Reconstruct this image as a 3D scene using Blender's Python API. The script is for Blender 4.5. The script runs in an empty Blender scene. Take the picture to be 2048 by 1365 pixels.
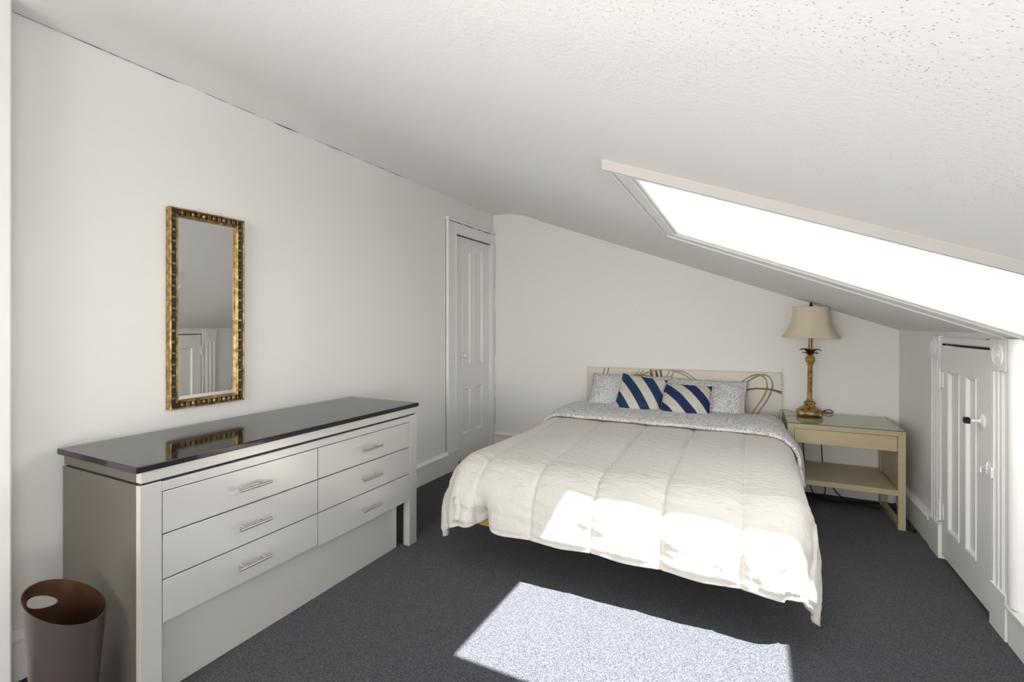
import bpy, bmesh, math, random
from mathutils import Vector, noise, Matrix, Euler
random.seed(4)
C = bpy.context.scene
COL = C.collection
# ------------------------------------------------------------------ camera
PITCH0 = math.atan2(482, 963)
cam = bpy.data.cameras.new('camera'); camo = bpy.data.objects.new('camera', cam); COL.objects.link(camo)
cam.sensor_width = 36; cam.lens = 963 / 2048 * 36
cam.shift_y = -(682.5 - 651) / 2048
cam.clip_start = .02
camo.location = (0, 0, 1.18); camo.rotation_euler = (math.pi / 2, 0, PITCH0)
C.camera = camo
# ------------------------------------------------------------------ sky, sun, exposure
w = bpy.data.worlds.new('sky'); C.world = w; w.use_nodes = True
bg = w.node_tree.nodes['Background']; bg.inputs[0].default_value = (1, .985, .965, 1); bg.inputs[1].default_value = 5.2
sun = bpy.data.lights.new('sun', 'SUN'); suno = bpy.data.objects.new('sun', sun); COL.objects.link(suno)
sun.energy = 32; sun.angle = math.radians(.45); sun.color = (1, .97, .93)
SUN = Vector((-.49, .10, -1)).normalized()
suno.rotation_euler = SUN.to_track_quat('-Z', 'Y').to_euler(); suno.location = (2, -1, 5)
def area(name, loc, rot, sx, sy, e, col=(1, 1, 1)):
    l = bpy.data.lights.new(name, 'AREA'); l.shape = 'RECTANGLE'; l.size = sx; l.size_y = sy; l.energy = e; l.color = col
    o = bpy.data.objects.new(name, l); o.location = loc; o.rotation_euler = rot; COL.objects.link(o); return o
# added fill lamps, set in the unseen windows right and behind the camera
area('fill_right', (.93, -.5, .64), (0, math.pi / 2, 0), 0.62, 1.6, 9, (1, .985, .955))
area('fill_rear', (-.75, -2.33, 1.25), (-math.pi / 2, 0, math.pi), 1.9, 1.1, 42, (1, .985, .96))
# added fill lamp beside the camera, aimed up at the ceiling
area('fill_camera', (-.35, -.05, 1.0), (math.radians(180 - 28), 0, 0), .6, .6, 2.9, (1, .985, .955))
C.view_settings.view_transform = 'Standard'; C.view_settings.look = 'None'
C.view_settings.exposure = .24; C.view_settings.gamma = 1; C.view_settings.use_curve_mapping = False
# ------------------------------------------------------------------ constants
XL, XR, YB, YR = -2.196, .864, 4.0, -2.3
SL = .377
def ceil_z(x): return 1.4725 - SL * x
# ------------------------------------------------------------------ materials
def mat(name, col=(.8, .8, .8), rough=.6, metal=0, spec=.5, build=None):
    m = bpy.data.materials.new(name); m.use_nodes = True
    nt = m.node_tree; b = nt.nodes['Principled BSDF']
    b.inputs['Base Color'].default_value = (*col, 1); b.inputs['Roughness'].default_value = rough
    b.inputs['Metallic'].default_value = metal; b.inputs['Specular IOR Level'].default_value = spec
    if build: build(nt, b)
    return m
def N(nt, t, **k):
    n = nt.nodes.new(t)
    for a, v in k.items():
        if a in n.inputs.keys(): n.inputs[a].default_value = v
        else: setattr(n, a, v)
    return n
def coords(nt, scale=(1, 1, 1), kind='Object'):
    tc = N(nt, 'ShaderNodeTexCoord'); mp = N(nt, 'ShaderNodeMapping'); mp.inputs['Scale'].default_value = scale
    nt.links.new(tc.outputs[kind], mp.inputs[0]); return mp.outputs[0]
def ramp(nt, src, stops):
    r = N(nt, 'ShaderNodeValToRGB'); e = r.color_ramp.elements
    while len(e) < len(stops): e.new(.5)
    for i, (p, c) in enumerate(stops): e[i].position = p; e[i].color = (*c, 1) if len(c) == 3 else c
    nt.links.new(src, r.inputs[0]); return r.outputs[0]
def bump(nt, b, src, strength, dist=.002):
    bn = N(nt, 'ShaderNodeBump'); bn.inputs['Strength'].default_value = strength; bn.inputs['Distance'].default_value = dist
    nt.links.new(src, bn.inputs['Height']); nt.links.new(bn.outputs[0], b.inputs['Normal']); return bn
def noisebump(scale, strength, dist=.002, detail=4, st=(1, 1, 1), var=None):
    def f(nt, b):
        c = coords(nt, st); n = N(nt, 'ShaderNodeTexNoise'); n.inputs['Scale'].default_value = scale; n.inputs['Detail'].default_value = detail
        nt.links.new(c, n.inputs['Vector']); bump(nt, b, n.outputs['Fac'], strength, dist)
        if var:
            n2 = N(nt, 'ShaderNodeTexNoise'); n2.inputs['Scale'].default_value = var[0]; n2.inputs['Detail'].default_value = 5
            nt.links.new(c, n2.inputs['Vector'])
            nt.links.new(ramp(nt, n2.outputs['Fac'], [(.35, var[1]), (.65, var[2])]), b.inputs['Base Color'])
    return f
def plaster(nt, b):
    c = coords(nt)
    n = N(nt, 'ShaderNodeTexNoise'); n.inputs['Scale'].default_value = 5; n.inputs['Detail'].default_value = 8; n.inputs['Distortion'].default_value = 1.2
    n2 = N(nt, 'ShaderNodeTexNoise'); n2.inputs['Scale'].default_value = 90; n2.inputs['Detail'].default_value = 3
    a = N(nt, 'ShaderNodeMath', operation='MULTIPLY_ADD'); a.inputs[1].default_value = .06
    nt.links.new(c, n.inputs['Vector']); nt.links.new(c, n2.inputs['Vector'])
    nt.links.new(n2.outputs['Fac'], a.inputs[0]); nt.links.new(n.outputs['Fac'], a.inputs[2])
    bump(nt, b, a.outputs[0], .35, .006)
def stipple(nt, b):   # sprayed ceiling: little pits, densest in a worn patch by the upper right
    c = coords(nt)
    v = N(nt, 'ShaderNodeTexVoronoi'); v.inputs['Scale'].default_value = 165; v.inputs['Randomness'].default_value = 1
    cs = coords(nt, (1, 1.9, 1)); nt.links.new(cs, v.inputs['Vector'])
    pit = ramp(nt, v.outputs['Distance'], [(.10, (1, 1, 1)), (.24, (0, 0, 0))])
    rnd = N(nt, 'ShaderNodeSeparateColor'); nt.links.new(v.outputs['Color'], rnd.inputs[0])
    sel = N(nt, 'ShaderNodeMath', operation='GREATER_THAN'); sel.inputs[1].default_value = .40; nt.links.new(rnd.outputs[0], sel.inputs[0])
    big = N(nt, 'ShaderNodeTexNoise'); big.inputs['Scale'].default_value = 3.2; big.inputs['Detail'].default_value = 4
    nt.links.new(c, big.inputs['Vector'])
    g = ramp(nt, big.outputs['Fac'], [(.38, (.12, .12, .12)), (.60, (1, 1, 1))])
    sp = N(nt, 'ShaderNodeSeparateXYZ'); nt.links.new(c, sp.inputs[0])
    mx = N(nt, 'ShaderNodeMapRange'); mx.inputs['From Min'].default_value = -.55; mx.inputs['From Max'].default_value = .05; nt.links.new(sp.outputs[0], mx.inputs[0])
    my = N(nt, 'ShaderNodeMapRange'); my.inputs['From Min'].default_value = 1.25; my.inputs['From Max'].default_value = .70; nt.links.new(sp.outputs[1], my.inputs[0])
    m = None; prev = pit
    for s in (sel.outputs[0], g, mx.outputs[0], my.outputs[0]):
        m = N(nt, 'ShaderNodeMath', operation='MULTIPLY'); nt.links.new(prev, m.inputs[0]); nt.links.new(s, m.inputs[1]); prev = m.outputs[0]
    mix = N(nt, 'ShaderNodeMix', data_type='RGBA'); mix.inputs[6].default_value = (.93, .918, .895, 1); mix.inputs[7].default_value = (.33, .31, .29, 1)
    nt.links.new(prev, mix.inputs[0]); nt.links.new(mix.outputs[2], b.inputs['Base Color'])
    n2 = N(nt, 'ShaderNodeTexNoise'); n2.inputs['Scale'].default_value = 130; n2.inputs['Detail'].default_value = 3; nt.links.new(c, n2.inputs['Vector'])
    n3 = N(nt, 'ShaderNodeMath', operation='MULTIPLY'); nt.links.new(n2.outputs['Fac'], n3.inputs[0]); nt.links.new(my.outputs[0], n3.inputs[1])
    bump(nt, b, n3.outputs[0], .22, .002)
def carpet(nt, b):
    c = coords(nt)
    n = N(nt, 'ShaderNodeTexNoise'); n.inputs['Scale'].default_value = 260; n.inputs['Detail'].default_value = 2; nt.links.new(c, n.inputs['Vector'])
    v = N(nt, 'ShaderNodeTexVoronoi'); v.inputs['Scale'].default_value = 330; nt.links.new(c, v.inputs['Vector'])
    s = N(nt, 'ShaderNodeSeparateColor'); nt.links.new(v.outputs['Color'], s.inputs[0])
    a = N(nt, 'ShaderNodeMath', operation='MULTIPLY_ADD'); a.inputs[1].default_value = .45; nt.links.new(s.outputs[0], a.inputs[0]); nt.links.new(n.outputs['Fac'], a.inputs[2])
    col = ramp(nt, a.outputs[0], [(.42, (.017, .019, .028)), (.68, (.042, .047, .060)), (.98, (.100, .106, .118))])
    nt.links.new(col, b.inputs['Base Color'])
    bump(nt, b, a.outputs[0], .7, .004)
    b.inputs['Sheen Weight'].default_value = .15; b.inputs['Sheen Roughness'].default_value = .5
def wood(c1, c2, sc=(1, 14, 14)):
    def f(nt, b):
        c = coords(nt, sc); n = N(nt, 'ShaderNodeTexNoise'); n.inputs['Scale'].default_value = 4; n.inputs['Detail'].default_value = 6; n.inputs['Distortion'].default_value = .6
        nt.links.new(c, n.inputs['Vector']); nt.links.new(ramp(nt, n.outputs['Fac'], [(.35, c1), (.65, c2)]), b.inputs['Base Color'])
        bump(nt, b, n.outputs['Fac'], .08, .001)
    return f
def gold(nt, b):
    c = coords(nt); n = N(nt, 'ShaderNodeTexNoise'); n.inputs['Scale'].default_value = 45; n.inputs['Detail'].default_value = 6; nt.links.new(c, n.inputs['Vector'])
    nt.links.new(ramp(nt, n.outputs['Fac'], [(.34, (.13, .075, .028)), (.52, (.36, .235, .085)), (.7, (.55, .40, .17))]), b.inputs['Base Color'])
    bump(nt, b, n.outputs['Fac'], .4, .002)
def linen_pattern(nt, b):   # grey leafy scribble printed on white cotton
    c = coords(nt, (1, 1, 1))
    n = N(nt, 'ShaderNodeTexNoise'); n.inputs['Scale'].default_value = 29; n.inputs['Detail'].default_value = 2; n.inputs['Distortion'].default_value = 2.2
    nt.links.new(c, n.inputs['Vector'])
    r = ramp(nt, n.outputs['Fac'], [(.445, (.77, .77, .775)), (.47, (.22, .23, .26)), (.505, (.22, .23, .26)), (.53, (.77, .77, .775))])
    n2 = N(nt, 'ShaderNodeTexNoise'); n2.inputs['Scale'].default_value = 110; nt.links.new(c, n2.inputs['Vector'])
    mk = ramp(nt, n2.outputs['Fac'], [(.38, (0, 0, 0)), (.47, (1, 1, 1))])
    mix = N(nt, 'ShaderNodeMix', data_type='RGBA'); mix.inputs[6].default_value = (.77, .77, .775, 1); nt.links.new(mk, mix.inputs[0]); nt.links.new(r, mix.inputs[7])
    nt.links.new(mix.outputs[2], b.inputs['Base Color'])
    n3 = N(nt, 'ShaderNodeTexNoise'); n3.inputs['Scale'].default_value = 18; n3.inputs['Detail'].default_value = 5; nt.links.new(c, n3.inputs['Vector'])
    bump(nt, b, n3.outputs['Fac'], .35, .01)
def stripes(phase, per, bow, blue):
    def f(nt, b):
        tc = N(nt, 'ShaderNodeTexCoord'); s = N(nt, 'ShaderNodeSeparateXYZ'); nt.links.new(tc.outputs['Object'], s.inputs[0])
        def M(op, a, c2, d=None):
            m = N(nt, 'ShaderNodeMath', operation=op)
            for i, q in enumerate((a, c2, d)):
                if q is None: continue
                if isinstance(q, (int, float)): m.inputs[i].default_value = q
                else: nt.links.new(q, m.inputs[i])
            return m.outputs[0]
        x, z = s.outputs[0], s.outputs[2]
        d = M('ADD', M('MULTIPLY', x, .70), M('MULTIPLY', z, .62))
        e = M('SUBTRACT', M('MULTIPLY', x, .71), M('MULTIPLY', z, .71))
        d = M('ADD', d, M('MULTIPLY', M('MULTIPLY', e, e), bow))
        t = M('SINE', M('ADD', M('MULTIPLY', d, 2 * math.pi / per), phase), None)
        col = ramp(nt, M('MULTIPLY_ADD', t, .5, .5), [(.47, (.60, .57, .52)), (.53, blue)])
        nt.links.new(col, b.inputs['Base Color'])
        n3 = N(nt, 'ShaderNodeTexNoise'); n3.inputs['Scale'].default_value = 350; nt.links.new(tc.outputs['Object'], n3.inputs['Vector'])
        bump(nt, b, n3.outputs['Fac'], .3, .002)
    return f
M_ = {}
M_['wall'] = mat('wall_paint', (.862, .850, .822), .55, build=plaster)
M_['ceil'] = mat('ceiling_paint', (.80, .793, .78), .75, build=stipple)
M_['trim'] = mat('trim_paint', (.87, .86, .835), .34, build=noisebump(14, .10, .003, 5))
M_['mask_dark'] = mat('sun_mask_dark', (.05, .05, .055), .8)
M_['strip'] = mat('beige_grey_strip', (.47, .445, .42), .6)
M_['gap'] = mat('dark_gap', (.02, .018, .016), .9)
M_['carpet'] = mat('carpet', (.06, .06, .07), .98, spec=.1, build=carpet)
M_['taupe'] = mat('brown_grey_panel', (.10, .086, .070), .38, spec=.5, build=noisebump(220, .05, .001, 2))  # dresser end panels, darker and browner than its front
M_['metal_taupe'] = mat('silver_grey_lacquer', (.62, .607, .585), .28, spec=.6, metal=.35, build=noisebump(220, .05, .001, 2))
M_['stone'] = mat('black_granite', (.010, .010, .013), .07, spec=.4, build=noisebump(400, .01, .0005, 2))
M_['steel'] = mat('brushed_steel', (.62, .60, .57), .28, metal=1)
M_['gold'] = mat('antique_gold', (.4, .27, .1), .42, metal=.55, build=gold)
M_['patina'] = mat('dark_patina', (.035, .024, .015), .5, metal=.2, build=noisebump(120, .3, .002))
M_['mirror'] = mat('mirror_silver', (.90, .905, .90), .015, metal=1)
M_['duvet'] = mat('duvet_cotton', (.655, .632, .59), .85, spec=.25, build=noisebump(28, .6, .012, 6, (1, 2.2, 1)))
M_['duvet'].node_tree.nodes['Principled BSDF'].inputs['Sheen Weight'].default_value = .2
M_['pattern'] = mat('patterned_cotton', (.8, .8, .8), .85, spec=.2, build=linen_pattern)
M_['white_cloth'] = mat('mattress_cloth', (.75, .74, .72), .85, build=noisebump(160, .2, .002))
M_['cush1'] = mat('striped_weave_left', rough=.85, spec=.2, build=stripes(1.9, .118, .35, (.018, .046, .105)))
M_['cush2'] = mat('striped_weave_right', rough=.85, spec=.2, build=stripes(2.6, .118, .35, (.018, .034, .105)))
M_['cream'] = mat('cream_lacquer', (.69, .64, .565), .38, build=noisebump(300, .03, .001))
M_['line_gold'] = mat('gold_line', (.34, .22, .07), .5)
M_['line_dark'] = mat('black_line', (.05, .04, .035), .5)
M_['line_grey'] = mat('grey_line', (.24, .225, .205), .5)
M_['pine'] = mat('orange_pine', rough=.5, build=wood((.48, .25, .07), (.62, .36, .12)))
M_['ash'] = mat('khaki_lacquered_wood', rough=.36, build=wood((.47, .395, .25), (.50, .425, .275), (1, 9, 9)))
M_['shade'] = mat('lamp_linen', (.74, .66, .52), .85, spec=.2, build=noisebump(350, .3, .001, 2, (1, 1, 3)))
M_['bronze'] = mat('dark_bronze', (.030, .018, .012), .35, metal=.5, spec=.5)
M_['amber'] = mat('amber_ball', (.33, .20, .035), .32, spec=.5, build=noisebump(170, .8, .003))
M_['cable'] = mat('black_cable', (.012, .012, .012), .5)
M_['cord'] = mat('gold_cord', (.38, .30, .14), .4)
M_['bin'] = mat('bin_outside', (.085, .066, .060), .36, metal=.35, build=noisebump(260, .04, .001))
M_['binin'] = mat('bin_inside', (.10, .05, .028), .24, metal=.5)
M_['porcelain'] = mat('white_porcelain', (.82, .81, .79), .15)
def glassmat(name, tint, gl):
    m = bpy.data.materials.new(name); m.use_nodes = True; nt = m.node_tree
    for n in list(nt.nodes):
        if n.type != 'OUTPUT_MATERIAL': nt.nodes.remove(n)
    out = nt.nodes['Material Output']
    t = N(nt, 'ShaderNodeBsdfTransparent'); t.inputs[0].default_value = (*tint, 1)
    g = N(nt, 'ShaderNodeBsdfGlossy'); g.inputs['Roughness'].default_value = .015
    lw = N(nt, 'ShaderNodeLayerWeight'); lw.inputs['Blend'].default_value = .5
    pw = N(nt, 'ShaderNodeMath', operation='POWER'); pw.inputs[1].default_value = 5; nt.links.new(lw.outputs['Facing'], pw.inputs[0])
    ma = N(nt, 'ShaderNodeMath', operation='MULTIPLY_ADD'); ma.inputs[1].default_value = gl; ma.inputs[2].default_value = .04; nt.links.new(pw.outputs[0], ma.inputs[0])
    mx = N(nt, 'ShaderNodeMixShader'); nt.links.new(ma.outputs[0], mx.inputs[0]); nt.links.new(t.outputs[0], mx.inputs[1]); nt.links.new(g.outputs[0], mx.inputs[2])
    nt.links.new(mx.outputs[0], out.inputs[0]); return m
M_['pane'] = glassmat('window_glass', (.99, .995, 1), .5)
M_['tableglass'] = glassmat('table_glass', (.96, .98, .965), .9)
M_['glassedge'] = mat('green_glass_edge', (.06, .17, .13), .15, spec=.7)
# ------------------------------------------------------------------ mesh helpers
class MB:
    def __init__(s): s.v = []; s.f = []; s.m = []
    def add(s, vs, fs, mi=0):
        b = len(s.v); s.v += [tuple(v) for v in vs]; s.f += [tuple(b + i for i in f) for f in fs]; s.m += [mi] * len(fs); return s
    def box(s, x0, x1, y0, y1, z0, z1, mi=0, M=None):
        vs = [Vector((x, y, z)) for z in (z0, z1) for y in (y0, y1) for x in (x0, x1)]
        if M: vs = [M @ v for v in vs]
        return s.add(vs, [(0, 2, 3, 1), (4, 5, 7, 6), (0, 1, 5, 4), (2, 6, 7, 3), (0, 4, 6, 2), (1, 3, 7, 5)], mi)
    def prism(s, poly, axis, a, b, mi=0):   # closed outline extruded along an axis
        n = len(poly); vs = []
        for t in (a, b):
            for p, q in poly: vs.append({'x': (t, p, q), 'y': (p, t, q), 'z': (p, q, t)}[axis])
        fs = [tuple(range(n))[::-1], tuple(range(n, 2 * n))] + [(i, (i + 1) % n, n + (i + 1) % n, n + i) for i in range(n)]
        return s.add(vs, fs, mi)
    def lathe(s, prof, c=(0, 0, 0), n=32, mi=0, M=None, rad=None):
        vs = []; fs = []
        for j, (r, z) in enumerate(prof):
            for i in range(n):
                a = 2 * math.pi * i / n; rr = r * (rad(a, z) if rad else 1)
                v = Vector((rr * math.cos(a), rr * math.sin(a), z))
                vs.append((M @ v if M else v) + Vector(c))
        for j in range(len(prof) - 1):
            for i in range(n):
                a, b = j * n + i, j * n + (i + 1) % n; fs.append((a, b, b + n, a + n))
        fs.append(tuple(range(n))[::-1]); k = (len(prof) - 1) * n; fs.append(tuple(range(k, k + n)))
        return s.add(vs, fs, mi)
    def tube(s, pts, r, n=8, mi=0, cap=True):
        pts = [Vector(p) for p in pts]; vs = []; fs = []; up = None
        rs = r if isinstance(r, (list, tuple)) else [r] * len(pts)
        for i, p in enumerate(pts):
            t = (pts[min(i + 1, len(pts) - 1)] - pts[max(i - 1, 0)]).normalized()
            if up is None: up = Vector((0, 0, 1)) if abs(t.z) < .9 else Vector((1, 0, 0))
            sd = t.cross(up).normalized(); up = sd.cross(t).normalized()
            for k in range(n):
                a = 2 * math.pi * k / n; vs.append(p + (sd * math.cos(a) + up * math.sin(a)) * rs[i])
        for j in range(len(pts) - 1):
            for k in range(n):
                a, b = j * n + k, j * n + (k + 1) % n; fs.append((a, b, b + n, a + n))
        if cap: fs.append(tuple(range(n))[::-1]); k = (len(pts) - 1) * n; fs.append(tuple(range(k, k + n)))
        return s.add(vs, fs, mi)
    def ball(s, c, rx, ry, rz, n=12, m=8, mi=0, M=None):
        prof = [(max(1e-4, math.sin(math.pi * j / m)), -math.cos(math.pi * j / m)) for j in range(m + 1)]
        S = Matrix.Diagonal((rx, ry, rz)).to_4x4()
        return s.lathe(prof, c, n, mi, (M @ S) if M else S)
    def grid(s, P, mi=0, flip=False):   # P[row][col]
        h, wd = len(P), len(P[0]); vs = [p for r in P for p in r]; fs = []
        for j in range(h - 1):
            for i in range(wd - 1):
                f = (j * wd + i, j * wd + i + 1, (j + 1) * wd + i + 1, (j + 1) * wd + i); fs.append(f[::-1] if flip else f)
        return s.add(vs, fs, mi)
def obj(name, mb, m, parent=None, smooth=False, bevel=0, seg=2, loc=None, rot=None):
    me = bpy.data.meshes.new(name); me.from_pydata(mb.v, [], mb.f)
    ms = m if isinstance(m, (list, tuple)) else [m]
    for q in ms: me.materials.append(M_[q])
    if len(ms) > 1: me.polygons.foreach_set('material_index', mb.m)
    bm = bmesh.new(); bm.from_mesh(me)
    bmesh.ops.remove_doubles(bm, verts=bm.verts, dist=1e-6); bmesh.ops.recalc_face_normals(bm, faces=bm.faces)
    bm.to_mesh(me); bm.free()
    o = bpy.data.objects.new(name, me); COL.objects.link(o)
    if smooth:
        me.polygons.foreach_set('use_smooth', [True] * len(me.polygons))
        if smooth != 'all':
            me.set_sharp_from_angle(angle=math.radians(42))
    if bevel:
        b = o.modifiers.new('bevel', 'BEVEL'); b.width = bevel; b.segments = seg; b.limit_method = 'ANGLE'; b.angle_limit = math.radians(40)
    if parent: o.parent = parent
    if loc: o.location = loc
    if rot: o.rotation_euler = rot
    return o
def empty(name, loc=(0, 0, 0), rot=(0, 0, 0)):
    o = bpy.data.objects.new(name, None); o.empty_display_size = .05; o.location = loc; o.rotation_euler = rot; COL.objects.link(o); return o
def tag(o, label=None, cat=None, group=None, kind=None):
    for k, v in (('label', label), ('category', cat), ('group', group), ('kind', kind)):
        if v: o[k] = v
    return o
def struct(o, label, cat): return tag(o, label, cat, kind='structure')
def dup(o, parent=None):
    c = o.copy(); COL.objects.link(c); c.parent = parent
    for ch in list(o.children): dup(ch, c)
    return c
# ------------------------------------------------------------------ room shell
T = .14
f = MB(); f.box(XL - .3, XR + .3, YR - .2, YB + .3, -.12, 0)
struct(obj('floor', f, 'carpet'), 'dark blue grey speckled carpet over the whole bedroom floor', 'floor')
# left wall with the closet opening
D1a, D1b, D1z = 3.345, 3.935, 1.935
m = MB()
m.box(XL - T, XL, .655, D1a, 0, 2.6); m.box(XL - T, XL, D1b, YB + .1, 0, 2.6); m.box(XL - T, XL, D1a, D1b, D1z, 2.6)
m.box(XL - T - .02, XL - T, D1a - .1, D1b + .1, 0, D1z + .1)
wl = struct(obj('wall_left', m, 'wall'), 'tall white plaster wall on the left holding the gilt mirror', 'wall')
cr = MB(); pts = []
for i in range(90):
    y = .69 + i * (2.75 - .69) / 89
    pts.append((XL + .0015, y, 2.2215 + .003 * noise.noise(Vector((y * 9, 0, 0))) + .0015 * noise.noise(Vector((y * 40, 3, 0)))))
cr.tube(pts, [.003 * max(.3, .75 + .8 * noise.noise(Vector((p[1] * 6, 9, 1)))) for p in pts], 5)
tag(obj('crack', cr, 'gap', wl), 'thin dark crack along the ceiling line')
m = MB(); m.box(XL - T, XL + .10, YR, .655, 0, 2.6)
struct(obj('wall_front_left', m, 'wall', bevel=.006), 'white plaster wall corner at the extreme left edge', 'wall')
m = MB(); m.box(XL - T, XR + T, YB, YB + T, 0, 2.6)
wb = struct(obj('wall_back', m, 'wall'), 'white sloping-topped end wall behind the bed headboard', 'wall')
# right knee wall: openings for the little door and the added low window
D2a, D2b, D2z = 2.56, 3.142, 1.087
W2a, W2b, W2c, W2d = -1.3, .3, .33, .95
m = MB(); m.box(XR, XR + T, D2b, YB + .1, 0, 1.3); m.box(XR, XR + T, D2a, D2b, D2z, 1.3); m.box(XR, XR + T, W2b, D2a, 0, 1.3)
m.box(XR, XR + T, W2a, W2b, 0, W2c); m.box(XR, XR + T, W2a, W2b, W2d, 1.3); m.box(XR, XR + T, YR, W2a, 0, 1.3)
m.box(XR + T, XR + T + .02, D2a - .05, D2b + .05, 0, 1.15)
struct(obj('wall_right', m, 'wall'), 'low white knee wall on the right under the slope', 'wall')
m = MB(); R0, R1, R2, R3 = -1.7, .2, .7, 1.8
m.box(XL - .2, R0, YR - T, YR, 0, 2.6); m.box(R1, XR + T, YR - T, YR, 0, 2.6); m.box(R0, R1, YR - T, YR, 0, R2); m.box(R0, R1, YR - T, YR, R3, 2.6)
struct(obj('wall_rear', m, 'wall'), 'white wall behind the viewer, opened for the added fill window', 'wall')
# ceiling: thick sloped slab, rounded over at the top left, pierced by the splayed skylight well
inn = [(-.268, 1.262), (.85, 1.30), (.85, 2.285), (-.279, 2.115)]          # opening at ceiling level
outer = [(-.262, 1.268), (.845, 1.306), (.845, 2.27), (-.273, 2.105)]      # opening at roof level
DZ = .11
prof = []
for i in range(13):   # round-over from the slope to the flat strip by the left wall
    t = i / 12; x = -1.70 - .34 * t
    z0_, z1_ = ceil_z(-1.70), 2.2225
    z = z0_ + (SL * .34) * t - (SL * .34 / 2) * t * t
    prof.append((x, z))
zz = prof[-1][1]
prof += [(XL - .3, 2.2225)]
off = 2.2225 - zz
prof = [(x, z + off * (i / (len(prof) - 1)) if i < len(prof) - 1 else z) for i, (x, z) in enumerate(prof)]
m = MB()
Y0, Y1 = YR - .3, YB + .3
def quad(a, b, c, d): m.add([a, b, c, d], [(0, 1, 2, 3)])
xr_, xo = 1.50, 1.50
def low(x, y): return (x, y, ceil_z(x))
def top(x, y): return (x, y, ceil_z(x) + DZ)
def ringfill(fn, hole, X0, X1):
    A = [fn(X0, Y0), fn(X1, Y0), fn(X1, Y1), fn(X0, Y1)]; H = [fn(*p) for p in hole]
    for i in range(4): quad(A[i], A[(i + 1) % 4], H[(i + 1) % 4], H[i])
ringfill(low, inn, -1.70, xr_); ringfill(top, outer, -1.70, xr_)
for i in range(4): quad(low(*inn[i]), low(*inn[(i + 1) % 4]), top(*outer[(i + 1) % 4]), top(*outer[i]))
for a, b in zip(prof, prof[1:]): quad((a[0], Y0, a[1]), (b[0], Y0, b[1]), (b[0], Y1, b[1]), (a[0], Y1, a[1]))
e = prof[-1][0]; quad(top(-1.70, Y0), (e, Y0, 2.75), (e, Y1, 2.75), top(-1.70, Y1))
quad((e, Y0, 2.2225), (e, Y0, 2.75), (e, Y1, 2.75), (e, Y1, 2.2225)); quad(low(xr_, Y0), low(xr_, Y1), top(xr_, Y1), top(xr_, Y0))
for yy in (Y0, Y1):
    vs = [low(xr_, yy)] + [(p[0], yy, p[1]) for p in prof] + [(e, yy, 2.75), top(-1.70, yy), top(xr_, yy)]
    m.add(vs, [tuple(range(len(vs)))])
struct(obj('ceiling', m, 'ceil', smooth=True), 'white sloping attic ceiling with speckled sprayed texture', 'ceiling')
# ------------------------------------------------------------------ skylight
sk = struct(empty('window_1', (0, 0, 0)), 'long skylight set in the sloping ceiling at right', 'skylight')
def ring3(inner, outq, profile, mi=0):   # profile: (t 0 inner..1 outer, drop below ceiling)
    mb = MB(); rows = []
    for t, dp in profile:
        rows.append([])
        for (a, b) in zip(inner, outq):
            x = a[0] + (b[0] - a[0]) * t; y = a[1] + (b[1] - a[1]) * t
            rows[-1].append((x, y, ceil_z(x) - dp))
    k = len(rows)
    for j in range(k):
        r, q = rows[j], rows[(j + 1) % k]
        for i in range(4): mb.add([r[i], r[(i + 1) % 4], q[(i + 1) % 4], q[i]], [(0, 1, 2, 3)])
    return mb
trimout = [(-.338, 1.200), (.862, 1.265), (.862, 2.47), (-.352, 2.243)]
obj('casing', ring3(inn, trimout, [(0, -.002), (0, .012), (.08, .016), (.16, .012), (.22, .012), (.26, .020), (.72, .023), (.76, .016), (.84, .016), (.9, .026), (1, .024), (1, -.002)]), 'trim', sk)
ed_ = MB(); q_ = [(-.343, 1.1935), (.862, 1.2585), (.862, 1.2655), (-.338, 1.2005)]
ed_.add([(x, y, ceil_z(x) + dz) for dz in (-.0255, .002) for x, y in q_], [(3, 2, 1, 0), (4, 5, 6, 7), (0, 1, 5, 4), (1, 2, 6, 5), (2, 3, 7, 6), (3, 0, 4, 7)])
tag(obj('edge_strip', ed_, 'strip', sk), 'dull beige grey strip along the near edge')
fr = MB()
def rim(a, b, z0, z1):
    for i in range(4):
        p = [a[i], a[(i + 1) % 4], b[(i + 1) % 4], b[i]]
        vs = [(x, y, ceil_z(x) + DZ + z) for z in (z0, z1) for x, y in p]
        fr.add(vs, [(3, 2, 1, 0), (4, 5, 6, 7), (0, 1, 5, 4), (1, 2, 6, 5), (2, 3, 7, 6), (3, 0, 4, 7)])
big = [(-.31, 1.22), (.90, 1.24), (.90, 2.32), (-.32, 2.16)]
rim(outer, big, .001, .04)
obj('sash', fr, 'trim', sk)
gl = MB(); gl.add([(x, y, ceil_z(x) + DZ + .03) for x, y in outer], [(0, 1, 2, 3)])
obj('glass_pane', gl, 'pane', sk)
# unseen slab with a cut-out, added to crop the sun through the skylight
cn = MB(); cz = 2.6
H4 = [(.32, 1.186), (1.40, 1.186), (1.40, 1.795), (.32, 1.822)]; O4 = [(-.05, .75), (1.85, .75), (1.85, 2.45), (-.05, 2.45)]
for i in range(4):
    k = (i + 1) % 4
    p = [O4[i], O4[k], H4[k], H4[i]]
    vs = [(x, y, z) for z in (cz, cz + .03) for x, y in p]
    cn.add(vs, [(3, 2, 1, 0), (4, 5, 6, 7), (0, 1, 5, 4), (2, 3, 7, 6)])
struct(obj('sun_mask', cn, 'mask_dark'), 'unseen open dark canopy added to crop the sun through the skylight', 'canopy')
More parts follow.
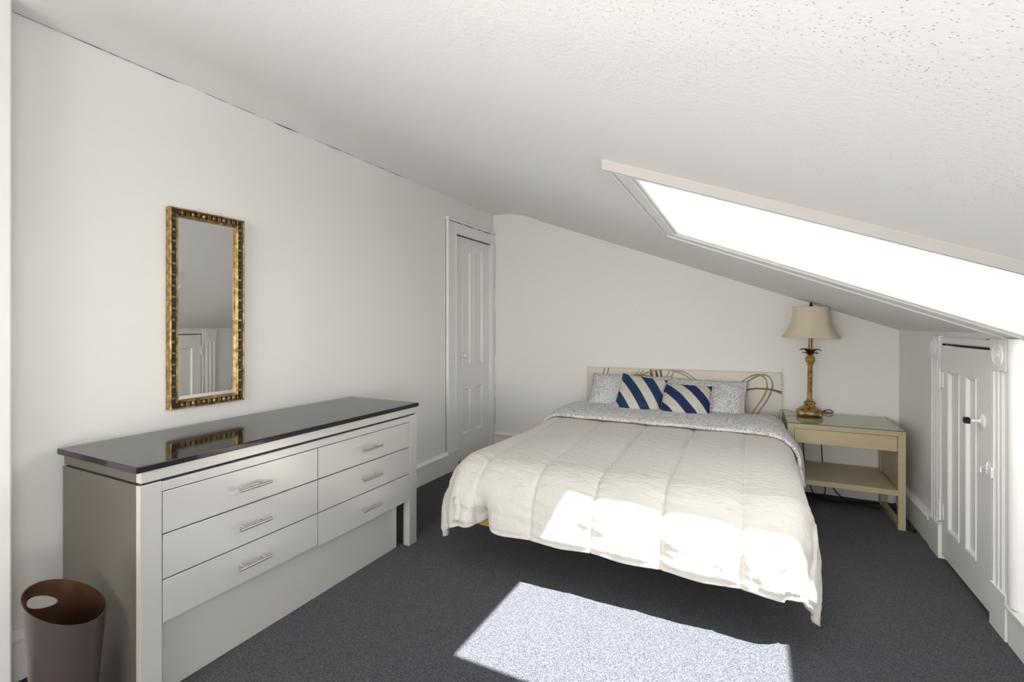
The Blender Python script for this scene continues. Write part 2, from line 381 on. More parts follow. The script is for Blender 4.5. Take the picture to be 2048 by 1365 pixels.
# ------------------------------------------------------------------ baseboards
def basepoly(h, t=.022): return [(0, 0), (t, 0), (t, h - .035), (t * 1.35, h - .030), (t * 1.35, h - .018), (t * .7, h - .008), (t * .35, h), (0, h)]
def base(name, axis, a, b, x0, sgn, h, label, h2=None):
    mb = MB(); P = basepoly(h); Q = basepoly(h2 or h); n = len(P)
    vs = []
    for t, PP in ((a, P), (b, Q)):
        for p, z in PP: vs.append((x0 + sgn * p, t, z) if axis == 'y' else (t, x0 + sgn * p, z))
    mb.add(vs, [tuple(range(n))[::-1], tuple(range(n, 2 * n))] + [(i, (i + 1) % n, n + (i + 1) % n, n + i) for i in range(n)])
    return struct(obj(name, mb, 'trim', bevel=.002), label, 'baseboard')
base('baseboard_left', 'y', .655, 3.208, XL, 1, .165, 'white baseboard along the left wall behind the dresser')
base('baseboard_back', 'x', XL + .01, XR - .03, YB, -1, .178, 'white baseboard along the end wall behind the bed', .228)
base('baseboard_right', 'y', 3.30, YB - .03, XR, -1, .168, 'white baseboard between low closet door and far corner')
base('baseboard_front_right', 'y', YR, 2.415, XR, -1, .16, 'white baseboard at lower right edge nearest the viewer')
# ------------------------------------------------------------------ closet door, left wall
d1 = struct(empty('door_1', (XL, D1a, 0)), 'narrow tall white panelled closet door in far left corner', 'door')
def L(o): o.matrix_parent_inverse = Matrix.Translation(-Vector(o.parent.location)); return o
def panel_leaf(mb, X, sg, y0, y1, z0, z1, panels, th=.035, rec=.010):
    # slab whose face at X (normal sg along x) carries recessed panels with sloping mouldings
    ys = sorted({y0, y1} | {p[0] for p in panels} | {p[1] for p in panels}); zs = sorted({z0, z1} | {p[2] for p in panels} | {p[3] for p in panels})
    for a, b in zip(ys, ys[1:]):
        for c, d in zip(zs, zs[1:]):
            hit = [p for p in panels if p[0] <= a and p[1] >= b and p[2] <= c and p[3] >= d]
            if not hit: mb.add([(X, a, c), (X, b, c), (X, b, d), (X, a, d)], [(0, 1, 2, 3)])
    for p in panels:
        prev = [(p[0], p[2]), (p[1], p[2]), (p[1], p[3]), (p[0], p[3])]; px = X
        for ins, dp in ((.003, -.003), (.010, -.001), (.018, rec), (.022, rec + .001)):
            cur = [(p[0] + ins, p[2] + ins), (p[1] - ins, p[2] + ins), (p[1] - ins, p[3] - ins), (p[0] + ins, p[3] - ins)]; cx = X - sg * dp
            for i in range(4): mb.add([(px, *prev[i]), (px, *prev[(i + 1) % 4]), (cx, *cur[(i + 1) % 4]), (cx, *cur[i])], [(0, 1, 2, 3)])
            prev, px = cur, cx
        mb.add([(px, *q) for q in prev], [(0, 1, 2, 3)])
    B = X - sg * th
    mb.add([(B, y0, z0), (B, y1, z0), (B, y1, z1), (B, y0, z1)], [(0, 3, 2, 1)])
    for q in (((y0, z0), (y1, z0)), ((y1, z0), (y1, z1)), ((y1, z1), (y0, z1)), ((y0, z1), (y0, z0))):
        mb.add([(X, *q[0]), (X, *q[1]), (B, *q[1]), (B, *q[0])], [(0, 1, 2, 3)])
mb = MB(); pn = [(3.47, 3.607, .835, 1.825), (3.645, 3.815, .835, 1.855), (3.47, 3.607, .25, .645), (3.645, 3.815, .25, .65)]
panel_leaf(mb, XL - .012, 1, D1a + .004, D1b - .004, .035, D1z - .006, pn)
leaf = L(obj('door_leaf', mb, 'trim', d1))
kb = MB(); My = Matrix.Rotation(math.pi / 2, 4, 'Y')
kb.lathe([(.019, 0), (.020, .004), (.008, .008), (.008, .022), (.017, .030), (.022, .040), (.021, .050), (.012, .057), (.001, .058)], (XL - .012, 3.46, .92), 20, 0, My)
k_ = obj('door_knob', kb, 'porcelain', leaf, smooth=True); k_.matrix_parent_inverse = Matrix.Identity(4)
kh = MB(); kh.box(XL - .012, XL - .009, D1a + .006, D1a + .016, .90, .935)
k_ = obj('latch_plate', kh, 'bronze', leaf); k_.matrix_parent_inverse = Matrix.Identity(4)
mb = MB()
for z0, z1 in ((0, 1.935),):
    mb.prism([(XL, 3.208), (XL + .022, 3.208), (XL + .024, 3.222), (XL + .016, 3.228), (XL + .016, 3.325), (XL + .020, 3.333), (XL + .010, 3.345), (XL, 3.345)], 'z', .165, 2.03)
    mb.prism([(XL, D1b), (XL + .012, D1b), (XL + .016, D1b + .01), (XL + .016, YB - .002), (XL, YB - .002)], 'z', 0, 2.03)
mb.box(XL, XL + .0155, 3.228, YB - .002, D1z, 2.03)
mb.box(XL - .002, XL + .03, 3.205, 3.345, 0, .165)
mb.prism([(XL, 2.03), (XL + .028, 2.03), (XL + .034, 2.04), (XL + .030, 2.052), (XL, 2.054)], 'y', 3.200, YB - .002)
mb.box(XL - .05, XL, D1a - .001, D1a + .003, 0, D1z); mb.box(XL - .05, XL, D1b - .003, D1b + .001, 0, D1z)
L(obj('door_casing', mb, 'trim', d1, bevel=.0015))
for z in (1.55, .30):
    hb_ = MB(); hb_.tube([(XL - .006, D1b - .004, z), (XL - .006, D1b - .004, z + .09)], .006, 10); hb_.box(XL - .0125, XL - .009, D1b - .03, D1b - .004, z + .005, z + .085)
    L(obj('hinge', hb_, 'trim', d1, smooth=True))
gp = MB()
gp.box(XL - .011, XL + .0005, D1a + .003, D1b - .003, D1z - .0040, D1z - .001)
for a, b in ((3.24, 3.42), (3.46, 3.60), (3.68, 3.72), (3.78, 3.90)): gp.box(XL + .0155, XL + .0167, a, b, 2.024, 2.0285)
gp.box(XL + .0005, XL + .0012, 3.2035, 3.2075, .17, 2.03)
for a, b in ((.25, .5), (.56, .62), (.9, 1.3), (1.5, 1.95)): gp.box(XL + .0155, XL + .0166, YB - .006, YB - .003, a, b)
tag(L(obj('paint_crack', gp, 'gap', d1)), 'dark cracks where the casing has pulled away')
# ------------------------------------------------------------------ knee-wall door, right wall
d2 = struct(empty('door_2', (XR, D2a, 0)), 'low white closet door in the right knee wall', 'door')
mb = MB(); pn = [(2.715, 2.835, .175, .955), (2.905, 3.055, .175, .955)]
XF = .850
panel_leaf(mb, XF, -1, D2a + .012, D2b - .006, .025, D2z - .008, pn, .034)
leaf2 = L(obj('door_leaf', mb, 'trim', d2))
PI2 = Matrix.Identity(4)
def sub2(o): o.matrix_parent_inverse = PI2; return o
Mx = Matrix.Rotation(-math.pi / 2, 4, 'Y')
kb = MB(); kb.lathe([(.030, 0), (.031, .003), (.024, .007), (.012, .009), (.010, .012)], (XF, 2.655, .782), 24, 0, Mx)
rose = sub2(obj('knob_rose', kb, 'porcelain', leaf2, smooth=True))
kb = MB(); kb.lathe([(.009, .008), (.006, .022), (.0075, .034), (.0075, .038), (.004, .042)], (XF, 2.655, .782), 14, 0, Mx)
sub2(obj('knob_shank', kb, 'porcelain', leaf2, smooth=True))
kb = MB(); M4 = Matrix.Translation((XF - .050, 2.655, .782)) @ Matrix.Rotation(.15, 4, 'X')
for a in range(4):
    R = M4 @ Matrix.Rotation(a * math.pi / 2, 4, 'X'); kb.box(-.009, .009, -.011, .011, .0075, .011, 0, R)
kb.box(-.002, .002, -.009, .009, -.009, .009, 0, M4)
tag(sub2(obj('spindle_end', kb, 'gap', leaf2)), 'black square spindle end with the knob missing')
for z in (.865, .205):
    hb_ = MB(); hb_.tube([(XF - .006, D2b - .002, z), (XF - .006, D2b - .002, z + .085)], .0055, 10); hb_.ball((XF - .006, D2b - .002, z + .09), .006, .006, .008); hb_.ball((XF - .006, D2b - .002, z - .005), .006, .006, .008)
    hb_.box(XF - .003, XF + .001, D2b - .03, D2b - .004, z + .004, z + .08); hb_.box(XF - .005, XF + .0135, D2b + .002, D2b + .022, z + .004, z + .08)
    L(obj('hinge', hb_, 'trim', d2, smooth=True))
lb = MB(); lb.box(XF - .006, XF, 2.60, 2.615, .575, .625); lb.box(XF - .014, XF, 2.578, 2.596, .585, .615)
lb.tube([(XF - .010, 2.635, .60), (XF - .010, 2.555, .60)], .004, 8); lb.tube([(XF - .010, 2.635, .60), (XF - .012, 2.635, .575)], .004, 8)
lb.box(XF - .016, XF - .006, 2.53, 2.556, .580, .620)
L(obj('slide_bolt', lb, 'trim', d2, bevel=.001))
lk = MB(); lk.box(XF + .010, XF + .022, D2a + .0105, D2a + .013, .76, .79)
L(obj('lock_plate', lk, 'steel', d2))
mb = MB()
def fluted(y0, y1, z0, z1):
    wv = y1 - y0; P = [(XR, y0), (XR - .018, y0), (XR - .020, y0 + .10 * wv), (XR - .014, y0 + .16 * wv), (XR - .014, y0 + .24 * wv), (XR - .020, y0 + .32 * wv), (XR - .020, y0 + .42 * wv), (XR - .013, y0 + .5 * wv),
         (XR - .020, y0 + .58 * wv), (XR - .020, y0 + .68 * wv), (XR - .014, y0 + .76 * wv), (XR - .014, y0 + .84 * wv), (XR - .020, y0 + .9 * wv), (XR - .018, y1), (XR, y1)]
    mb.prism(P, 'z', z0, z1)
for y0, y1 in ((2.425, 2.555), (3.150, 3.292)):
    fluted(y0, y1, .17, 1.005)
    mb.box(XR - .024, XR, y0 - .002, y1 + .002, 1.005, 1.128)     # corner block
    for r0, r1 in ((.046, .038), (.026, .018)):
        mb.lathe([(r0 + .003, 0), (r0, .006), (r1, .006), (r1 - .003, 0)], (XR - .023, (y0 + y1) / 2, 1.066), 28, 0, Mx)
    mb.lathe([(.012, 0), (.009, .006), (.001, .008)], (XR - .023, (y0 + y1) / 2, 1.066), 20, 0, Mx)
    mb.box(XR - .026, XR, y0 - .002, y1 + .002, 0, .17)
mb.prism([(XR, D2z + .002), (XR - .012, D2z + .002), (XR - .018, D2z + .01), (XR - .018, D2z + .03), (XR - .012, D2z + .036), (XR, D2z + .036)], 'y', 2.557, 3.148)
mb.box(XR - .001, XR + .05, D2a - .004, D2a + .004, 0, D2z + .002); mb.box(XR - .001, XR + .05, D2b - .002, D2b + .008, 0, D2z + .002)
L(obj('door_casing', mb, 'trim', d2, bevel=.0012))
gp = MB(); gp.box(XF + .004, XF + .0135, D2a + .014, D2b - .004, D2z - .003, D2z + .001); gp.box(XF + .003, XF + .0135, D2b - .0055, D2b - .0025, .955, D2z - .002)
gp.box(XR - .0185, XR - .017, 2.56, 2.61, 1.1225, 1.1245)
tag(L(obj('paint_crack', gp, 'gap', d2)), 'dark gaps around the top of the leaf')
mb = MB(); P = [(XR, 2.345)] + [(XR - .028 * math.sin(math.pi * i / 12) - .004, 2.381 - .034 * math.cos(math.pi * i / 12)) for i in range(13)] + [(XR, 2.417)]
mb.prism(P, 'z', .155, 1.13)
struct(obj('trim_1', mb, 'trim', smooth=True), 'white half round vertical corner bead right of low door', 'trim')
# unseen low window (right wall) and rear window, added to hold the fill lamps
def window(name, label, org, ax, wdt, z0, z1, inward):
    r = struct(empty(name, (*org, z0)), label, 'window'); mb = MB(); g = MB(); fr2 = MB()
    def bx(M, a, b, c, d, z_0, z_1):   # a..b along wall, c..d depth (positive into room)
        if ax == 'y': M.box(*sorted((inward * c, inward * d)), a, b, z_0, z_1)
        else: M.box(a, b, *sorted((inward * c, inward * d)), z_0, z_1)
    H = z1 - z0
    bx(mb, -.09, 0, 0, .018, -.09, H + .07); bx(mb, wdt, wdt + .09, 0, .018, -.09, H + .07); bx(mb, 0, wdt, 0, .018, H, H + .07); bx(mb, -.11, wdt + .11, 0, .04, -.03, 0)
    obj('casing', mb, 'trim', r, bevel=.002)
    for a, b, c, d in ((0, .04, 0, H), (wdt - .04, wdt, 0, H), (.04, wdt - .04, 0, .04), (.04, wdt - .04, H - .04, H), (wdt / 2 - .015, wdt / 2 + .015, .04, H - .04)): bx(fr2, a, b, -.11, -.08, c, d)
    obj('sash', fr2, 'trim', r)
    bx(g, .04, wdt - .04, -.097, -.093, .04, H - .04); obj('glass_pane', g, 'pane', r); return r
window('fill_window_right', 'low unseen window added in the right knee wall for the fill light', (XR, W2a), 'y', W2b - W2a, W2c, W2d, -1)
window('fill_window_rear', 'wide unseen window added behind the viewer for the fill light', (R0, YR), 'x', R1 - R0, R2, R3, 1)
# wall plug on the end wall
wp = MB(); wp.lathe([(.019, 0), (.019, .003), (.013, .006), (.009, .006), (.007, .003), (.001, .003)], (0, 0, 0), 24, 0, Matrix.Rotation(math.pi / 2, 4, 'X')); wp.box(.004, .007, -.006, -.003, -.010, -.006)
tag(obj('wall_plug', wp, 'trim', smooth=True, loc=(-1.472, YB, 1.426)), 'small round white plug painted over on the end wall', 'wall plug')
wn = MB(); wn.lathe([(.0025, 0), (.0025, .006), (.004, .007), (.001, .008)], (0, 0, 0), 10, 0, Matrix.Rotation(math.pi / 2, 4, 'X'))
tag(obj('nail', wn, 'steel', loc=(-.86, YB, 1.30)), 'tiny nail in the end wall above the headboard', 'nail')
# ------------------------------------------------------------------ mirror
mi = tag(empty('wall_mirror', (XL + .0005, 1.152, .826), (0, 0, math.radians(.4))), 'tall narrow mirror in an ornate antique gold frame on left wall', 'mirror')
W_, H_ = .327, .850
def rectring(prof, W, H, mbx, y0=0, z0=0):   # prof: (inset, x)
    rows = [[(x, y0 + i, z0 + i), (x, y0 + W - i, z0 + i), (x, y0 + W - i, z0 + H - i), (x, y0 + i, z0 + H - i)] for i, x in prof]
    for r, q in zip(rows, rows[1:]):
        for i in range(4): mbx.add([r[i], r[(i + 1) % 4], q[(i + 1) % 4], q[i]], [(0, 1, 2, 3)])
mb = MB(); rectring([(0, .001), (0, .033), (.0015, .035), (.005, .035), (.0065, .033), (.0065, .0305)], W_, H_, mb)
rectring([(.0265, .0255), (.0265, .029), (.0285, .030), (.031, .028), (.0325, .026), (.0345, .026), (.036, .022), (.036, .012)], W_, H_, mb)
obj('frame', mb, 'gold', mi)
mb = MB(); rectring([(.0065, .0305), (.009, .027), (.0165, .024), (.024, .0245), (.0265, .0255)], W_, H_, mb)
obj('frame_channel', mb, 'patina', mi)
mb = MB()
def orn(a, b, n, horiz, inset):
    for i in range(n):
        c = a + (b - a) * (i + .5) / n
        p = (.027, c, inset) if horiz else (.027, inset, c)
        mb.ball(p, .0065, *((.0075, .0095) if horiz else (.0095, .0075)), 10, 6)
        for s in (-.35, .35):
            q = c + (b - a) / n * (.5 + s * .22)
            if q > b: continue
            for e in (-.0055, 0, .0055):
                pp = (.0275, q, inset + e) if horiz else (.0275, inset + e, q)
                mb.ball(pp, .004, *((.0020, .0042) if horiz else (.0042, .0020)), 6, 4)
orn(.024, H_ - .024, 17, False, .0165); obj('egg_and_dart_carving', mb, 'gold', mi, smooth=True)
mb = MB(); orn(.024, H_ - .024, 17, False, W_ - .0165); obj('egg_and_dart_carving', mb, 'gold', mi, smooth=True)
mb = MB(); orn(.028, W_ - .028, 6, True, .0165); obj('egg_and_dart_carving', mb, 'gold', mi, smooth=True)
mb = MB(); orn(.028, W_ - .028, 6, True, H_ - .0165); obj('egg_and_dart_carving', mb, 'gold', mi, smooth=True)
mb = MB(); rectring([(.036, .0127), (.052, .0130)], W_, H_, mb); mb.add([(.0130, .052, .052), (.0130, W_ - .052, .052), (.0130, W_ - .052, H_ - .052), (.0130, .052, H_ - .052)], [(0, 1, 2, 3)])
obj('mirror_glass', mb, 'mirror', mi)
mb = MB(); mb.box(0, .008, .004, W_ - .004, .004, H_ - .004); obj('backing', mb, 'patina', mi)
# ------------------------------------------------------------------ dresser
dr = tag(empty('dresser', (-1.64, .79, 0)), 'low six drawer taupe lacquer dresser with black stone top', 'dresser')
DL = 1.325; DX = -.495       # length, depth (local x: 0 front, negative to wall)
mb = MB(); mb.box(DX - .0, 0.005, -.012, DL + .012, .737, .757); obj('stone_top', mb, 'stone', dr, bevel=.0025)
mb = MB()
mb.box(-.030, -.004, .004, DL - .004, .702, .737)                     # cornice rail
mb.box(DX + .015, -.008, .010, DL - .010, .6965, .702, 1)                 # shadow groove
mb.box(-.022, 0, 0, .060, 0, .6965); mb.box(-.040, 0, DL - .062, DL, 0, .6965)   # posts
mb.box(-.022, 0, .060, DL - .062, .664, .694)                             # top rail
mb.box(DX + .01, DX + .02, .02, DL - .02, .05, .694); mb.box(DX + .02, -.024, .02, DL - .02, .236, .244)
obj('front_frame', mb, ['metal_taupe', 'gap'], dr, bevel=.0012)
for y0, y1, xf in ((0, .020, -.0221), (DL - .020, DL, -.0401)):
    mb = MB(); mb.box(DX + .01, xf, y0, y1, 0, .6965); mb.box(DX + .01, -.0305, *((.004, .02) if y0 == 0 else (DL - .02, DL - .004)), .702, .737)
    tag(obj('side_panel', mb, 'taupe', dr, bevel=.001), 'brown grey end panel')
mb = MB(); mb.box(-.064, -.056, .062, 1.225, 0, .244); obj('plinth_panel', mb, 'metal_taupe', dr, bevel=.001)
mb = MB(); mb.box(-.062, -.052, .02, DL - .05, .25, .69); obj('inner_carcass', mb, 'gap', dr)
rows = [(.531, .661), (.389, .5265), (.2455, .3845)]
cols = [(.0625, .6585, .358), (.6625, 1.2605, .960)]
for ci, (a, b, hc) in enumerate(cols):
    for z0, z1 in rows:
        if z0 < .3: z0 += (.008 if ci == 0 else 0)
        mb = MB(); mb.box(-.045, -.001, a, b, z0, z1); d = obj('drawer', mb, 'metal_taupe', dr, bevel=.0012)
        zc = (z0 + z1) / 2 + .0; hb_ = MB()
        hb_.tube([(.030, hc - .062, zc), (.030, hc + .062, zc)], .0055, 14)
        hb_.tube([(-.001, hc - .040, zc), (.030, hc - .040, zc)], .004, 10); hb_.tube([(-.001, hc + .040, zc), (.030, hc + .040, zc)], .004, 10)
        obj('handle', hb_, 'steel', d, smooth=True)
# ------------------------------------------------------------------ waste bin
def bin_obj():
    r = tag(empty('waste_bin', (-1.767, .663, 0)), 'brown waste bin with slanted rim and oval hand hole beside dresser', 'waste bin')
    n, h = 72, 26; TX, TY = -.464, -.327
    def ring(t, inset):
        P = []
        for i in range(n):
            a = 2 * math.pi * i / n; rr = .064 + (.090 - .064) * t - inset
            x, y = rr * math.cos(a), rr * math.sin(a)
            top_ = .386 + TX * x + TY * y
            P.append((x, y, t * top_ + (inset if t == 0 else 0)))
        return P
    mb = MB(); vs = []; fs = []
    for j in range(h): vs += ring(j / (h - 1), 0)
    for j in reversed(range(h)): vs += ring(j / (h - 1), .0025)
    K = 2 * h
    for j in range(K - 1):
        for i in range(n): a, b = j * n + i, j * n + (i + 1) % n; fs.append((a, b, b + n, a + n))
    fs.append(tuple(range(n))[::-1]); fs.append(tuple(range((K - 1) * n, K * n)))
    mb.add(vs, fs); mb.m = [0] * (n * (h - 1)) + [2] * n + [1] * (n * (h - 1)) + [0, 1]
    body = obj('bin_body', mb, ['bin', 'binin', 'bin'], r, smooth=True)
    # oval hand hole through the high side
    ct = MB(); az = HOLE_AZ; R = Matrix.Rotation(az, 4, 'Z') @ Matrix.Translation((.085, 0, HOLE_Z)) @ Matrix.Rotation(math.radians(HOLE_T), 4, 'X') @ Matrix.Rotation(math.pi / 2, 4, 'Y') 
    ct.lathe([(1, -.03), (1, .03)], (0, 0, 0), 40, 0, R @ Matrix.Diagonal((.0165, .046, 1, 1)))
    cme = bpy.data.meshes.new('cut'); cme.from_pydata(ct.v, [], ct.f); co = bpy.data.objects.new('cut', cme); COL.objects.link(co); co.parent = r
    bm = bmesh.new(); bm.from_mesh(cme); bmesh.ops.recalc_face_normals(bm, faces=bm.faces); bm.to_mesh(cme); bm.free()
    md = body.modifiers.new('hole', 'BOOLEAN'); md.operation = 'DIFFERENCE'; md.object = co; md.solver = 'EXACT'
    bpy.context.view_layer.update()
    dg = bpy.context.evaluated_depsgraph_get(); nm = bpy.data.meshes.new_from_object(body.evaluated_get(dg))
    body.modifiers.clear(); body.data = nm; bpy.data.objects.remove(co)
HOLE_AZ, HOLE_Z, HOLE_T = math.radians(200), .378, 28
bin_obj()
# ------------------------------------------------------------------ bed
BX0, BX1, BY0, BY1 = -1.235, .105, 2.105, 3.955
bed = tag(empty('bed_frame', (BX0, BY0, 0)), 'double bed frame with cream headboard painted with swirling lines', 'bed')
def LB(o): o.matrix_parent_inverse = Matrix.Translation(-Vector(bed.location)); return o
mb = MB(); mb.box(BX0 - .005, BX1 + .005, BY0, BY0 + .022, .170, .215); LB(obj('foot_rail', mb, 'pine', bed, bevel=.002))
for x in (BX0 - .005, BX1 - .017):
    mb = MB(); mb.box(x, x + .022, BY0 + .0225, BY1, .170, .215); LB(obj('side_rail', mb, 'pine', bed, bevel=.002))
mb = MB()
for i in range(12): y = BY0 + .08 + i * .155; mb.box(BX0 + .018, BX1 - .018, y, y + .07, .19, .204)
LB(obj('slats', mb, 'pine', bed))
for x in (BX0 + .10, BX1 - .14):
    for y in (BY0 + .45, BY1 - .09):
        mb = MB(); mb.box(x, x + .04, y, y + .04, 0, .19); LB(obj('leg', mb, 'pine', bed, bevel=.002))
HY0 = 3.957
mb = MB()
hx0, hx1 = -1.265, .186
for a, b, c, d in ((hx0, hx1, .24, .83),):
    mb.add([(hx0, HY0, .24), (hx1, HY0, .24), (hx1, HY0 + .040, .24), (hx0, HY0 + .040, .24), (hx0, HY0, .825), (hx1, HY0, .836), (hx1, HY0 + .04, .836), (hx0, HY0 + .04, .825)],
           [(0, 1, 5, 4), (3, 7, 6, 2), (4, 5, 6, 7), (0, 3, 2, 1), (0, 4, 7, 3), (1, 2, 6, 5)])
hbd = LB(obj('headboard', mb, 'cream', bed, bevel=.002))
LN = {'a': [(-1.109, 0.822), (-1.122, 0.779), (-1.128, 0.736), (-1.128, .66)], 'b': [(-1.077, 0.824), (-1.087, 0.78), (-1.093, 0.737), (-1.094, .66)],
'c': [(-0.819, 0.821), (-0.856, 0.778), (-0.89, 0.743), (-.94, .68)], 'd': [(-0.787, 0.82), (-0.823, 0.78), (-0.856, 0.745), (-.91, .68)],
'e': [(-0.734, 0.825), (-0.732, 0.788), (-0.726, 0.743), (-.722, .66)], 'e2': [(-0.722, 0.821), (-0.721, 0.78), (-0.72, 0.743), (-.716, .66)],
'f': [(-0.696, 0.824), (-0.686, 0.782), (-0.676, 0.743), (-.66, .66)], 'g': [(-0.66, 0.825), (-0.653, 0.783), (-0.645, 0.745), (-.63, .66)],
'h': [(-1.02, .73), (-0.974, 0.752), (-0.89, 0.771), (-0.807, 0.776), (-0.734, 0.771)],
'i': [(-0.84, 0.75), (-0.791, 0.785), (-0.726, 0.814), (-0.646, 0.824), (-0.568, 0.822), (-0.492, 0.799), (-0.431, 0.762), (-0.39, 0.72), (-.35, .64)],
'j': [(-0.568, 0.826), (-0.492, 0.819), (-0.424, 0.782), (-0.357, 0.726), (-.32, .66)], 'k': [(-0.592, 0.819), (-0.607, 0.781), (-0.623, 0.74), (-.65, .67)],
'l': [(-0.557, 0.818), (-0.572, 0.779), (-0.588, 0.738), (-.62, .67)],
'm': [(-.16, .66), (-0.087, 0.745), (-0.039, 0.789), (0.009, 0.814), (0.049, 0.816), (0.082, 0.788), (0.092, 0.751), (0.087, 0.706), (0.062, 0.645), (0.009, 0.558), (-0.028, 0.487), (-.06, .43)],
'n': [(-.13, .66), (-0.059, 0.743), (0.002, 0.791), (0.055, 0.818), (0.102, 0.807), (0.125, 0.764), (0.121, 0.708), (0.089, 0.632), (0.042, 0.553), (0.002, 0.482), (-.03, .42)],
'o': [(-.15, .62), (-0.049, 0.694), (0.002, 0.712), (0.055, 0.717), (0.115, 0.714), (0.184, 0.697)], 'p': [(-.15, .61), (-0.049, 0.690), (0.022, 0.711), (0.115, 0.708), (0.184, 0.686)]}
ST = {'a': (0, .0028), 'b': (1, .0024), 'c': (2, .002), 'd': (2, .002), 'e': (1, .0045), 'e2': (0, .005), 'f': (1, .005), 'g': (1, .0045), 'h': (0, .002), 'i': (0, .0028), 'j': (1, .0018), 'k': (0, .003), 'l': (2, .002), 'm': (0, .0036), 'n': (2, .0038), 'o': (1, .004), 'p': (0, .0022)}
def spline(p, n=8):
    p = [Vector(q) for q in p]; out = []
    for i in range(len(p) - 1):
        a, b, c, d = p[max(i - 1, 0)], p[i], p[i + 1], p[min(i + 2, len(p) - 1)]
        for k in range(n):
            t = k / n; out.append(.5 * ((2 * b) + (c - a) * t + (2 * a - 5 * b + 4 * c - d) * t * t + (3 * b - a - 3 * c + d) * t ** 3))
    return out + [p[-1]]
mb = MB(); lay = 0
for k, pts in LN.items():
    mi_, wd = ST[k]; s = spline(pts); lay += 1; yy = HY0 - .0004 - lay * .00004; P = [[], []]
    for i, q in enumerate(s):
        t = (s[min(i + 1, len(s) - 1)] - s[max(i - 1, 0)]).normalized(); nn = Vector((-t.y, t.x)) * wd * 1.6 * (.65 + .5 * abs(math.sin(i * .11 + lay)))
        for r_, sg in ((0, 1), (1, -1)):
            u = q + nn * sg; P[r_].append((u.x, yy, min(u.y, .825)))
    mb.grid(P, mi_)
ar = obj('line_artwork', mb, ['line_gold', 'line_dark', 'line_grey'], hbd); ar.matrix_parent_inverse = Matrix.Identity(4)
tag(ar, 'swirling gold, black and grey painted lines')
# mattress
def rbox(mb, x0, x1, y0, y1, z0, z1): mb.box(x0, x1, y0, y1, z0, z1)
mb = MB(); rbox(mb, BX0 + .01, BX1 - .01, BY0 + .02, HY0 - .012, .206, .455)
tag(obj('mattress', mb, 'white_cloth', bevel=.035, seg=5), 'white mattress hidden under the cream duvet on the bed', 'mattress')
# cloth laid over a box
def drape(p, q, core, R, zt, flare=.10, mod=None):
    x0, x1, y0 = core
    dx = p - x1 if p > x1 else (p - x0 if p < x0 else 0); dy = q - y0 if q < y0 else 0
    cx, cy = min(max(p, x0), x1), max(q, y0)
    r = (abs(dx) ** 3 + abs(dy) ** 3) ** (1 / 3)
    L_ = math.hypot(dx, dy)
    if r < 1e-9: return Vector((cx, cy, zt)), 0, 0, 0
    ux, uy = dx / L_, dy / L_
    q4 = R * math.pi / 2
    if r < q4: g = R * math.sin(r / R); d = R * (1 - math.cos(r / R))
    else: g = R + (r - q4) * flare; d = R + (r - q4)
    phi = math.degrees(math.atan2(-dy, abs(dx)))
    if mod:
        a, b = mod(p, q, r, phi, dx); g += a; d += b
    return Vector((cx + ux * g, cy + uy * g, zt - d)), r, phi, dx
def dmod(p, q, r, phi, dx):
    g = d = 0; s = min(1, max(0, (r - .08) / .28)); s = s * s * (3 - 2 * s)
    if dx < 0:
        g += .055 * s * math.exp(-((phi - 38) / 28) ** 2) + .020 * s * math.exp(-((phi - 82) / 7) ** 2)
        g -= .006 * s * math.exp(-((phi - 64) / 6) ** 2)
    if dx > 0:
        g += .012 * s * math.exp(-((phi - 50) / 30) ** 2); d += .045 * s * math.exp(-((phi - 46) / 11) ** 2)
    if dx == 0:
        s2 = min(1, max(0, (r - .20) / .16)); s2 = s2 * s2
        g -= .105 * s2 * math.exp(-((p + 1.165) / .040) ** 2)
        d -= .030 * s2 * math.exp(-((p + 1.15) / .040) ** 2)
        g += .020 * s * math.exp(-((p + 1.235) / .04) ** 2)
        d += .022 * s * max(0, (p + .6))
    return g, d
seams = [-1.50, -1.205, -.905, -.62, -.332, -.04, .250]
core = (-1.235, .105, 2.205)
def duvet_pt(p, q):
    zt = .492 + .03 * min(1, max(0, (q - 2.2) / 1.0))
    k = min(1, max(0, (2.6 - q) / .5)); 
    kw = min(1, max(0, (2.9 - q) / .6)); cc = (core[0] - .055 * kw, core[1], core[2])
    ex = max(0, cc[0] - p, p - cc[1]); ey = max(0, core[2] - q); ph = math.atan2(ey, ex) / (math.pi / 2) if ex + ey > 0 else 1
    return drape(p, q, cc, .100 + .10 * k * ph ** 2, zt, .05 + .11 * ph ** 2, dmod)
NP, NQ = 330, 270; p0, p1, q0, q1 = -1.615, .405, 1.800, 3.36
P = []; info = []
for j in range(NQ):
    q = q1 + (q0 - q1) * j / (NQ - 1); row = []; ri = []
    for i in range(NP):
        p = p0 + (p1 - p0) * i / (NP - 1)
        v, r, phi, dx = duvet_pt(p, q); row.append(v); ri.append((p, q, r, phi, dx))
    P.append(row); info.append(ri)
def seamdist(p):
    for a, b in zip(seams, seams[1:]):
        if a <= p <= b: return (p - a) / (b - a), min(p - a, b - p)
    return .5, .1
OUT = []
